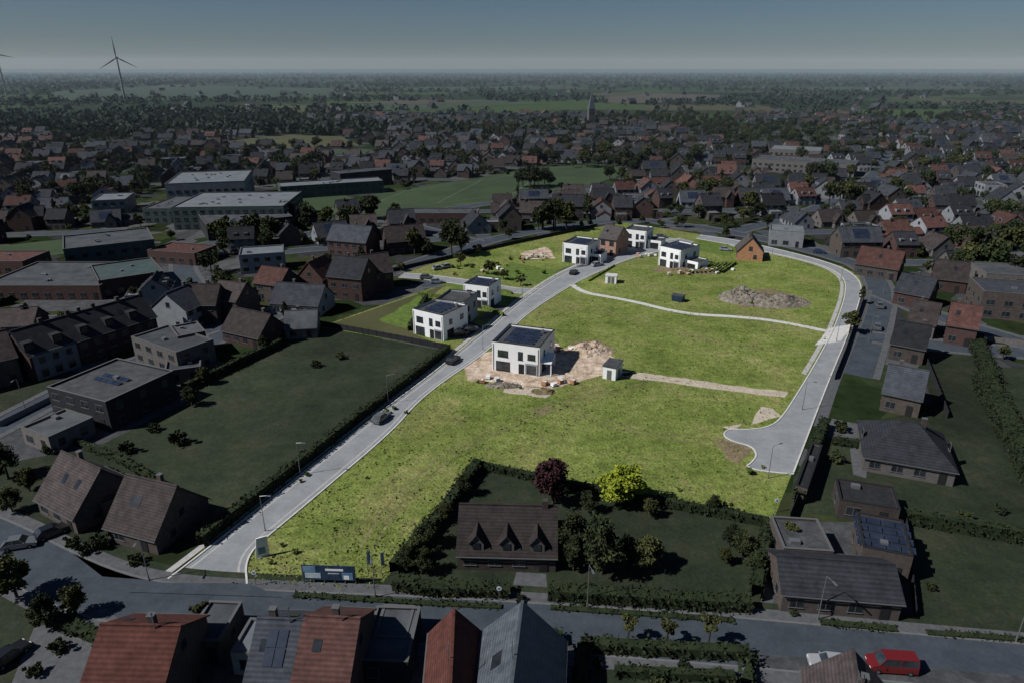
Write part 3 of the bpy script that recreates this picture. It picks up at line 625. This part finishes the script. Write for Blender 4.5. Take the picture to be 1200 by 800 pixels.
def near(r1,r2,zr,D,h,wall,roof,name='brick_house',hip=0,rot=False,solar=None,**k):
    a=P(*r1,zr);b=P(*r2,zr);W=math.dist(a,b);yaw=math.atan2(b[1]-a[1],b[0]-a[0]);mb=MB()
    gable(mb,W,D,h,zr,wall,roof,hip=hip,**k)
    if solar:roof_solar(mb,W,D,h,zr,*solar)
    mb.box(W*.2,-.3,zr-.6,.1,.1,2.6,'metal');mb.box(W*.2,-.3,zr+1.8,1.2,.04,.04,'metal')
    mb.finish(name,((a[0]+b[0])/2,(a[1]+b[1])/2,0),yaw)
near((120,731),(210,733),8.6,10,5.2,'brick_brown_d','roof_orange_d',skyl=1)
near((304,724),(357,726),8.6,9.5,5.2,'brick_brown_d','roof_grey_d',skyl=2,solar=(-1,2,2));near((359,721),(420,724),8.9,10.5,5.2,'brick_brown_d','roof_red_d',skyl=1)
near((532,714),(528,800),8.0,5.2,5,'brick_brown_d','roof_orange_d',chim=False);near((612,706),(600,800),9.6,9,5,'brick_brown_d','roof_slate_d',chim=False,skyl=2)
near((1000,762),(1010,830),7.5,8,3.5,'brick_brown_d','roof_brown_d')
for p1,p2,D_,h_,w_,r_ in (((275,790),(345,795),5,3,'render_d','flat_light_d'),((425,800),(480,802),8,3,'dark_panel','flat_roof_d'),((222,775),(262,777),6,3,'brick_brown_d','flat_roof_d'),((440,770),(478,772),5,2.8,'brick_brown_d','flat_roof_d')):
    W,yaw,loc=foot(p1,p2,D_);mb=MB();flat(mb,W,D_,h_,w_,r_,.3);mb.finish('garage',loc,yaw)
hedge([(640,752),(660,752)],2,1.2)
# ================= TOWN
HV=[]
specs=[(10,9,5.6,9.6,'brick_red_d','roof_grey_d'),(11,9.5,3.2,8,'brick_brown_d','roof_red_d'),(9,9,5.6,9.8,'brick_brown_d','roof_black_d'),(12,9,3,7.6,'brick_cream_d','roof_grey_d'),(8,10,5.8,10,'brick_red_d','roof_black_d'),(13,10,3.1,8,'render_d','roof_grey_d'),(9.5,9,5.6,9.5,'brick_red_d','roof_brown_d'),(10,9,5.4,9.2,'render_d','roof_red_d'),(14,9,5.6,9.6,'brick_brown_d','roof_grey_d'),(11,10,3.2,7.9,'brick_cream_d','roof_brown_d'),(10,9,5.4,9.4,'render_d','roof_black_d')]
for i,(W,D,h,r,wa,ro) in enumerate(specs):
    mb=MB();gable(mb,W,D,h,r,wa,ro,skyl=i%3)
    if i%2==0: flat(mb,W*.55,5,2.9,wa,'flat_light_d' if i%4 else 'flat_roof_d',.2,cx=W*.15,cy=D/2+2.5,door=False)
    else:
        mb.T=(W/2+2.2,1,0,0);gable(mb,4.4,6,2.6,4.6,wa,ro,wins=False,chim=False);mb.T=(0,0,0,0)
    if i in(3,5,8):roof_solar(mb,W,D,h,r,-1,5,2)
    if i%3==1:
        for u in(-2,2): mb.box(u,-D*.3,h+.5,1.6,2.2,1.5,'render_d',top='flat_roof_d');mb.box(u,-D*.3-1.12,h+.8,1.2,.06,1,'glass_d')
    if i%3==0:
        mb.T=(W*.18,-D/2-.6,0,math.pi/2);gable(mb,3.2,W*.36,h,r-.9,wa,ro,wins=False,chim=False);mb.T=(0,0,0,0);mb.box(W*.18,-D/2-2.22,h-2,1.4,.06,1.4,'glass_d')
    HV.append((mb.mesh('brick_house' if wa!='render_d' else 'rendered_house'),W))
NG=len(HV)
for i in range(3):
    mb=MB();flat(mb,[12,10,16][i],[10,9,12][i],[6,3,6.2][i],['render_d','brick_cream_d','brick_brown_d'][i],['flat_roof_d','flat_light_d','flat_roof_d'][i],big=True)
    if i!=1:flat_solar(mb,8,8,6.1,3,3)
    HV.append((mb.mesh('flat_roof_house'),[12,10,16][i]))
mb=MB();gable(mb,3.5,3,2.1,3,'dark_panel','roof_brown_d',wins=False,chim=False,ov=.15);mb.box(0,-1.52,0,1,.06,1.9,'frame_d');SHED=mb.mesh('garden_shed')
h_=hedge([(-7,0),(7,0)],.8,1.7,world=True,dens=14,ls=.22);HM=h_.data;bpy.data.objects.remove(h_)
def blocked(x,y,m=0):
    for p in EX:
        if inpoly(x,y,p):return True
    return False
rnd=random.Random(11);rows=[]
y0=150;k=0
while y0<1000:
    rows.append((y0,k));y0+=50+ (6 if y0>600 else 0);k+=1
def ry(x,y0,k): return y0+20*math.sin(x/115+k*.35)+.10*x*math.cos(k*.3)+6*math.sin(x/40+k)
def limit(x,y):
    if y<136: return False
    if x<-.28*y and y>700: return False
    if y>560 and noise.noise(Vector((x*.006,y*.006,5)))<-.2+ (y-560)/1700:return False
    return True
seg=MB()
for y0,k in rows:
    xm=.8*y0+90;x=-xm;prev=None
    while x<xm:
        y=ry(x,y0,k)
        if not blocked(x,y) and limit(x,y) and occ_free(x,y,1): 
            if prev and x-prev[0]<9:
                strip(seg,[prev,(x,y)],5.5,.024+.0002*k,0,'asphalt_dim');strip(seg,offs([prev,(x,y)],3.5),1.3,.02,.05,'pavement_dim');strip(seg,offs([prev,(x,y)],-3.5),1.3,.02,.05,'pavement_dim')
            prev=(x,y)
            occ_add(x,y,3.5)
        else: prev=None
        x+=6
seg.finish('town_streets')
for y0,k in rows:
    xm=.8*y0+90
    for side in(1,-1):
        x=-xm
        while x<xm:
            me,W=rnd.choice(HV[:NG]) if rnd.random()<.85 else rnd.choice(HV)
            dx=W+rnd.choice((.3,1,3,6,9));x+=dx*.55
            y=ry(x,y0,k);sl=(ry(x+2,y0,k)-ry(x-2,y0,k))/4;a=math.atan(sl);hx=x-math.sin(a)*12*side;hy=y+math.cos(a)*12*side
            if limit(hx,hy) and not blocked(hx,hy) and not any(blocked(hx+ex,hy+ey) for ex,ey in((7,0),(-7,0),(0,7),(0,-7))) and occ_free(hx,hy,4.6) and rnd.random()<(.9 if hy<500 else .82):
                yaw=a+(0 if side>0 else math.pi)+rnd.choice((0,0,math.pi/2))+rnd.gauss(0,.08)
                s=rnd.uniform(.82,1.04);inst(me,me.name.split('.')[0],(hx,hy,0),yaw,(s,s,s*rnd.uniform(.85,1.05)));occ_add(hx,hy,W*.45)
                if hy<650:
                    gx=hx-math.sin(a)*13*side;gy=hy+math.cos(a)*13*side
                    if rnd.random()<.7 and not blocked(gx,gy): inst(HM,'hedge',(hx+math.cos(a)*W*.6-math.sin(a)*10*side,hy+math.sin(a)*W*.6+math.cos(a)*10*side,0),a+math.pi/2)
                    if rnd.random()<.6 and occ_free(gx,gy,2) and not blocked(gx,gy): inst(SHED,'garden_shed',(gx+rnd.uniform(-3,3),gy,0),yaw);occ_add(gx,gy,2)
            x+=dx*.45
nt_=0
for i in range(30000):
    y=135+(1000-135)*rnd.random()**.75;x=rnd.uniform(-.8*y-70,.8*y+70)
    if blocked(x,y) or not occ_free(x,y,1.3):continue
    me=rnd.choice(TM);s=rnd.uniform(.5,1.1) if y>330 else rnd.uniform(.35,.85)
    inst(me,me.name.split('.')[0],(x,y,0),rnd.uniform(0,6.28),(s,s,s*rnd.uniform(.8,1.05)));occ_add(x,y,.8);nt_+=1
    if nt_>4200:break
for px,py,n,sx,sy in [(285,285,7,10,4),(345,262,6,14,5),(375,270,5,10,4),(440,258,6,14,4),(630,218,8,10,6),(720,195,14,22,12),(700,185,10,20,12),(395,130,10,24,10),(905,252,5,6,5),(1150,300,6,12,8),(950,215,6,10,5),(1130,200,10,20,12),(570,160,8,16,10),(20,240,10,30,12),(110,232,8,14,8),(640,270,6,14,3),(1060,180,8,18,10),(350,200,10,20,8),(1180,260,8,14,10),(520,300,4,10,3),(1140,325,5,6,5),(1180,330,4,6,5),(980,240,5,8,4),(840,235,6,10,5),(780,190,14,26,14),(900,165,16,40,16),(250,190,14,30,14),(500,190,14,30,10)]:
    x0,y0=P(px,py)
    for i in range(n):
        me=rnd.choice(TM[:4]);s=rnd.uniform(.8,1.3);inst(me,me.name.split('.')[0],(x0+rnd.gauss(0,sx*.6),y0+rnd.gauss(0,sy*.6),0),rnd.uniform(0,6.28),s)
# distant tree belts
cl=[]
for i in range(90000):
    y=700+9500*rnd.random()**2.0;x=rnd.uniform(-.85*y,.85*y)
    if y<1000 and (not occ_free(x,y,4) or rnd.random()<.55):continue
    if blocked(x,y):continue
    n_=noise.noise(Vector((x*.0016,y*.0045,2)))+.5*noise.noise(Vector((x*.006,y*.02,7)))
    if n_<(.12 if y<2400 else -.05):continue
    cl.append((x,y,rnd.uniform(7,14)))
    if len(cl)>9500:break
c=np.array(cl);mb=MB();K=20
d=rng.normal(size=(len(c),K,3));d/=np.linalg.norm(d,axis=2)[...,None];h=c[:,2][:,None]
pts=np.stack([c[:,0][:,None]+d[...,0]*h*.5,c[:,1][:,None]+d[...,1]*h*.5,h*.5+d[...,2]*h*.42],2).reshape(-1,3)
mb.quads(leafquads(pts,1.8),'leaf_far');mb.finish('distant_trees')
for i in range(330):
    y=1000+4500*rnd.random();x=rnd.choice((-.5,-.2,.1,.45,.6))*y+rnd.gauss(0,200)
    me,W=rnd.choice(HV);inst(me,me.name.split('.')[0],(x,y,0),rnd.uniform(0,6),1.1)
# ================= TURBINES, CHURCH
def turbine(px,py,hub,R,a0):
    x,y=P(px,py);mb=MB();mb.tube((0,0,0),(0,0,hub),2.2,1.2,'turbine_white',12);mb.box(0,1,hub-1.5,3.4,8,3.4,'turbine_white')
    mb.tube((0,-4.5,hub+.3),(0,-2,hub+.3),1,1.8,'turbine_white',10)
    for k in range(3):
        a=a0+k*2.094;u=Vector((math.cos(a),0,math.sin(a)));w=Vector((-math.sin(a),0,math.cos(a)));c=Vector((0,-4.2,hub+.3))
        for s0,s1,w0,w1 in((0,.2,.9,1.9),(.2,1,1.9,.35)):
            p=[c+u*R*s0-w*w0*.5,c+u*R*s1-w*w1*.3,c+u*R*s1+w*w1*.7,c+u*R*s0+w*w0*.9];mb.slab(*p,.5,'turbine_white')
    mb.finish('wind_turbine',(x,y,0),.35)
turbine(147,120,80,38,1.6);turbine(8,112,92,38,1.9)
x,y=P(692,150);mb=MB();mb.box(0,0,0,7,7,20,'brick_cream_d')
for a_,b_ in (((-3.7,-3.7),(3.7,-3.7)),((3.7,-3.7),(3.7,3.7)),((3.7,3.7),(-3.7,3.7)),((-3.7,3.7),(-3.7,-3.7))): mb.poly([(*a_,20),(*b_,20),(0,0,38)],'roof_slate_d')
for s in(-1,1):mb.box(s*1.5,-3.5,14,1.2,.2,3,'glass_d')
mb.T=(0,18,0,math.pi/2);gable(mb,28,12,9,16,'brick_cream_d','roof_grey_d',chim=False);mb.finish('church',(x,y,0),.2)
# ================= CARS
def car_mesh(col,L=4.3,Wd=1.78,H=1.5,van=False,name='parked_car'):
    mb=MB();w=Wd/2;l=L/2
    if van: low=[(-l,.3),(l,.3),(l,.75),(l-.15,1.0),(l-.8,1.15),(-l,1.15)];cab=[(l-.85,1.15),(l-1.5,H),(-l+.08,H),(-l+.02,1.15)]
    else: low=[(-l,.3),(l,.3),(l,.65),(l-.12,.82),(l-1.15,.95),(-l+.35,.97),(-l,.85)];cab=[(l-1.25,.95),(l-1.95,H),(-l+.9,H),(-l+.25,.96)]
    def prism(pr,w0,w1,mat,top=None):
        zmin=min(p[1] for p in pr);zmax=max(p[1] for p in pr);f=lambda z:w0+(w1-w0)*(z-zmin)/(zmax-zmin)
        n=len(pr);a=[(x,-f(z),z) for x,z in pr];b=[(x,f(z),z) for x,z in pr]
        mb.poly(a if pr[0][0]<pr[1][0] else a[::-1],mat);mb.poly(b[::-1] if pr[0][0]<pr[1][0] else b,mat)
        for i in range(n):
            j=(i+1)%n;q=[a[j],a[i],b[i],b[j]];mb.poly(q if pr[0][0]<pr[1][0] else q[::-1],mat)
    prism(low,w,w*.93,col);prism(cab,w*.9,w*.74,'glass')
    xa,xb=cab[1][0],cab[2][0];mb.box((xa+xb)/2,0,H,xa-xb+.1,w*1.52,.05,col)
    for s in(-1,1):
        for p,q in((cab[0],cab[1]),(cab[3],cab[2]),(((cab[0][0]+cab[3][0])/2,.96),((xa+xb)/2,H))): mb.tube((p[0],s*w*.9,p[1]),(q[0],s*w*.75,q[1]),.05,.05,col,4)
        for xx in(-l+.8,l-.8): mb.tube((xx,s*(w-.18),.32),(xx,s*(w+.02),.32),.33,.33,'tyre',12);mb.tube((xx,s*(w+.02),.32),(xx,s*(w+.04),.32),.18,.18,'metal',8)
        mb.box(l-.04,s*w*.65,.6,.1,.35,.14,'frame_white');mb.box(-l+.03,s*w*.7,.7,.1,.3,.16,'car_red');mb.box(l-1.35,s*(w+.08),.95,.12,.18,.12,col)
    mb.box(0,0,.2,L-.3,Wd-.3,.12,'tyre');return mb.mesh(name)
CM={c:car_mesh('car_'+c) for c in('white','black','red','grey','blue')};VAN=car_mesh('car_red',5,1.95,1.95,True,'parked_van')
def car(c,px,py,ang=None,z=.06):
    x,y=P(px,py);o=inst(VAN if c=='van' else CM[c],'parked_van' if c=='van' else 'parked_car',(x,y,z),ang or 0);return o
ra=math.atan2(P(545,405)[1]-P(418,503)[1],P(545,405)[0]-P(418,503)[0])
car('van',1043,783,3.05);car('white',970,781,3.0);car('black',531,424,ra);car('grey',447,492,ra);car('white',512,332,.2);car('white',524,314,.6);car('white',514,316,.6);car('black',672,321,ra)
car('blue',551,388,.3);car('black',539,392,.3);car('white',700,312,.5);car('black',62,626,.8);car('black',12,772,1.2);car('grey',25,640,.3);car('white',850,294,-.2);car('black',823,313,-.2)
for px,py,a in [(1027,385,1.2),(1030,360,1.3),(1060,357,-.3),(90,458,.5),(140,438,.45),(230,408,.3),(300,385,.6),(960,297,-.3),(1120,378,-.4),(350,350,.6),(245,300,0),(262,299,1.57),(275,298,1.57),(990,232,.9),(500,327,.1),(775,279,0)]: car(random.choice(['black','grey','blue','grey']),px,py,a)
# ================= STREET LAMPS, BILLBOARD, SIGNS
mb=MB();mb.tube((0,0,0),(0,0,6),.07,.04,'metal',8);mb.tube((0,0,6),(1.1,0,6.25),.04,.03,'metal',6);mb.box(1.4,0,6.2,.7,.22,.08,'metal');mb.tube((0,0,0),(0,0,.8),.11,.09,'metal',8);LM=mb.mesh('street_lamp')
for px,py in [(311,622),(352,556),(455,472),(566,410),(612,350),(676,312),(740,290),(905,298),(985,330),(980,400),(940,480),(900,560)]:
    x,y=P(px,py);inst(LM,'street_lamp',(x,y,0),random.uniform(-.5,.5))
for px,py in [(175,680),(440,700),(688,712),(958,726),(1190,752),(30,480),(1018,400),(1035,345),(230,405),(340,360)]:
    x,y=P(px,py);inst(LM,'street_lamp',(x,y,0),-1.4,1.1)
a=P(356,683);b=P(417,685);W=math.dist(a,b);mb=MB()
for i in range(6): mb.box(-W/2+W*i/5,.1,0,.12,.12,3.0,'metal')
n=4
for i in range(n): mb.box(-W/2+W*(i+.5)/n,0,.7,W/n-.04,.06,2.3,'navy_print')
mb.box(-W*.36,-.04,1.9,W*.24,.03,.95,'sky_print');mb.box(-W*.3,-.06,1.0,W*.3,.03,.8,'light_print');mb.box(W*.12,-.04,2.2,W*.34,.03,.3,'white_print');mb.box(W*.1,-.04,1.7,W*.22,.03,.15,'light_print')
mb.box(W*.36,-.04,.85,W*.2,.03,1.1,'sky_print');mb.box(W*.34,-.06,.9,W*.1,.03,.6,'white_print');mb.finish('billboard',((a[0]+b[0])/2,(a[1]+b[1])/2,0),math.atan2(b[1]-a[1],b[0]-a[0]))
x,y=P(308,652);mb=MB();mb.slab((-.9,-.1,.1),(.9,-.1,.1),(.9,-.1,3.2),(-.5,-.1,3.2),.15,'white_print');mb.box(0,-.14,.6,.9,.04,1.0,'sky_print');mb.box(0,0,0,1.4,.5,.12,'concrete');mb.finish('information_sign',(x,y,.03),.5)
for px,py in [(432,675),(448,676)]:
    x,y=P(px,py);mb=MB();mb.tube((0,0,0),(0,0,4),.04,.03,'metal',6)
    mb.slab((.05,0,1.9),(.5,.05,1.85),(.5,.12,3.8),(.05,0,3.9),.02,'light_print');mb.finish('banner_flag',(x,y,0),.6)
for px,py in [(585,705),(908,600),(300,686)]:
    x,y=P(px,py);mb=MB();mb.tube((0,0,0),(0,0,2.4),.04,.04,'metal',6);mb.tube((0,-.05,2.2),(0,-.08,2.2),.32,.32,'white_print',14);mb.tube((0,-.08,2.2),(0,-.09,2.2),.2,.2,'sky_print',12);mb.finish('traffic_sign',(x,y,0),0)
def fence(pts,h=1.8,mat='dark_panel',name='garden_fence'):
    mb=MB();pp=PL(pts)
    for a,b in zip(pp,pp[1:]):
        n=max(1,int(math.dist(a,b)/2))
        for i in range(n):
            t=i/n;q=(a[0]+(b[0]-a[0])*t,a[1]+(b[1]-a[1])*t);t=(i+1)/n;r=(a[0]+(b[0]-a[0])*t,a[1]+(b[1]-a[1])*t)
            mb.box(q[0],q[1],0,.12,.12,h+.1,mat);strip(mb,[q,r],.05,.05,h-.1,mat)
    mb.finish(name)
fence([(963,515),(945,560),(925,610)]);fence([(1012,352),(990,415),(978,445)],1.5);fence([(375,382),(450,396),(528,411)],1.6);fence([(905,613),(893,705)],1.6);fence([(460,319),(600,287),(700,266)],1.4);fence([(0,500),(60,470)],1.2,'render_d','garden_wall')
fence([(1075,400),(1110,490)],1.6);fence([(1140,398),(1260,412)],1.4,'brick_cream_d','garden_wall');fence([(1060,612),(1072,724)],1.5)
# ================= WEEDS (one object)
n=0;pts=[]
xs=[p[0] for p in ESTW];ys=[p[1] for p in ESTW]
bad=EXR+[DIRT]+[PL([(378,383),(524,333),(500,352),(487,392),(527,409)])]
while n<30000:
    y=min(ys)+(max(ys)-min(ys))*random.random()**1.8;x=random.uniform(min(xs),max(xs))
    if not inpoly(x,y,ESTW) or any(inpoly(x,y,q) for q in bad):n+=.3;continue
    if noise.noise(Vector((x*.09,y*.09,4)))+.5*noise.noise(Vector((x*.5,y*.5,4)))<random.uniform(-.5,.5):continue
    if not occ_free(x,y,-3):continue
    pts.append((x,y,.07));n+=1
pts=np.array(pts);mb=MB();mb.quads(leafquads(pts+rng.normal(0,.06,pts.shape),.11,.6),'weed');q=pts[::4];mb.quads(leafquads(q+rng.normal(0,.12,q.shape),.15,.6),'leaf_bright');mb.finish('meadow_weeds')
# ================= LIGHT, SKY, CAMERA
el=math.radians(44);az=math.atan2(-.93,-.3);sd=Vector((math.sin(az)*math.cos(el),math.cos(az)*math.cos(el),math.sin(el)))
ld=bpy.data.lights.new('sun','SUN');ld.energy=5;ld.angle=math.radians(.5);ld.color=(1,.965,.92);lo=bpy.data.objects.new('sun',ld);lo.rotation_euler=(-sd).to_track_quat('-Z','Y').to_euler();sc.collection.objects.link(lo)
w=bpy.data.worlds.new('World');sc.world=w;w.use_nodes=True;nt=w.node_tree;bg=nt.nodes['Background'];bg.inputs['Strength'].default_value=.07
sk=nt.nodes.new('ShaderNodeTexSky');sk.sky_type='NISHITA';sk.sun_disc=False;sk.sun_elevation=el;sk.sun_rotation=az%(2*math.pi);sk.dust_density=.4;sk.air_density=1.0;sk.ozone_density=3
tn=nt.nodes.new('ShaderNodeMix');tn.data_type='RGBA';tn.blend_type='MULTIPLY';tn.inputs['Factor'].default_value=1;nt.links.new(sk.outputs[0],tn.inputs['A']);tn.inputs['B'].default_value=(.33,.4,.5,1);nt.links.new(tn.outputs['Result'],bg.inputs['Color'])
# thin real haze over the plain
vm=bpy.data.materials.new('haze');vm.use_nodes=True;N=vm.node_tree.nodes;N.remove(N['Principled BSDF']);vs=N.new('ShaderNodeVolumeScatter');vs.inputs['Color'].default_value=(.68,.88,1,1);vs.inputs['Density'].default_value=.00006;vs.inputs['Anisotropy'].default_value=0
vm.node_tree.links.new(vs.outputs[0],N['Material Output'].inputs['Volume']);M['haze']=vm
try: vm.cycles.homogeneous_volume=True
except Exception: pass
mb=MB();mb.box(0,6260,-5,24000,12000,200,'haze');mb.finish('atmosphere_haze')
cd=bpy.data.cameras.new('camera');cd.lens=24;cd.sensor_width=36;cd.clip_end=80000;cd.clip_start=1;co=bpy.data.objects.new('camera',cd);co.location=(0,0,CAMH);co.rotation_euler=(math.pi/2-PIT,0,0);sc.collection.objects.link(co);sc.camera=co
sc.view_settings.view_transform='Standard';sc.view_settings.look='None';sc.view_settings.exposure=0
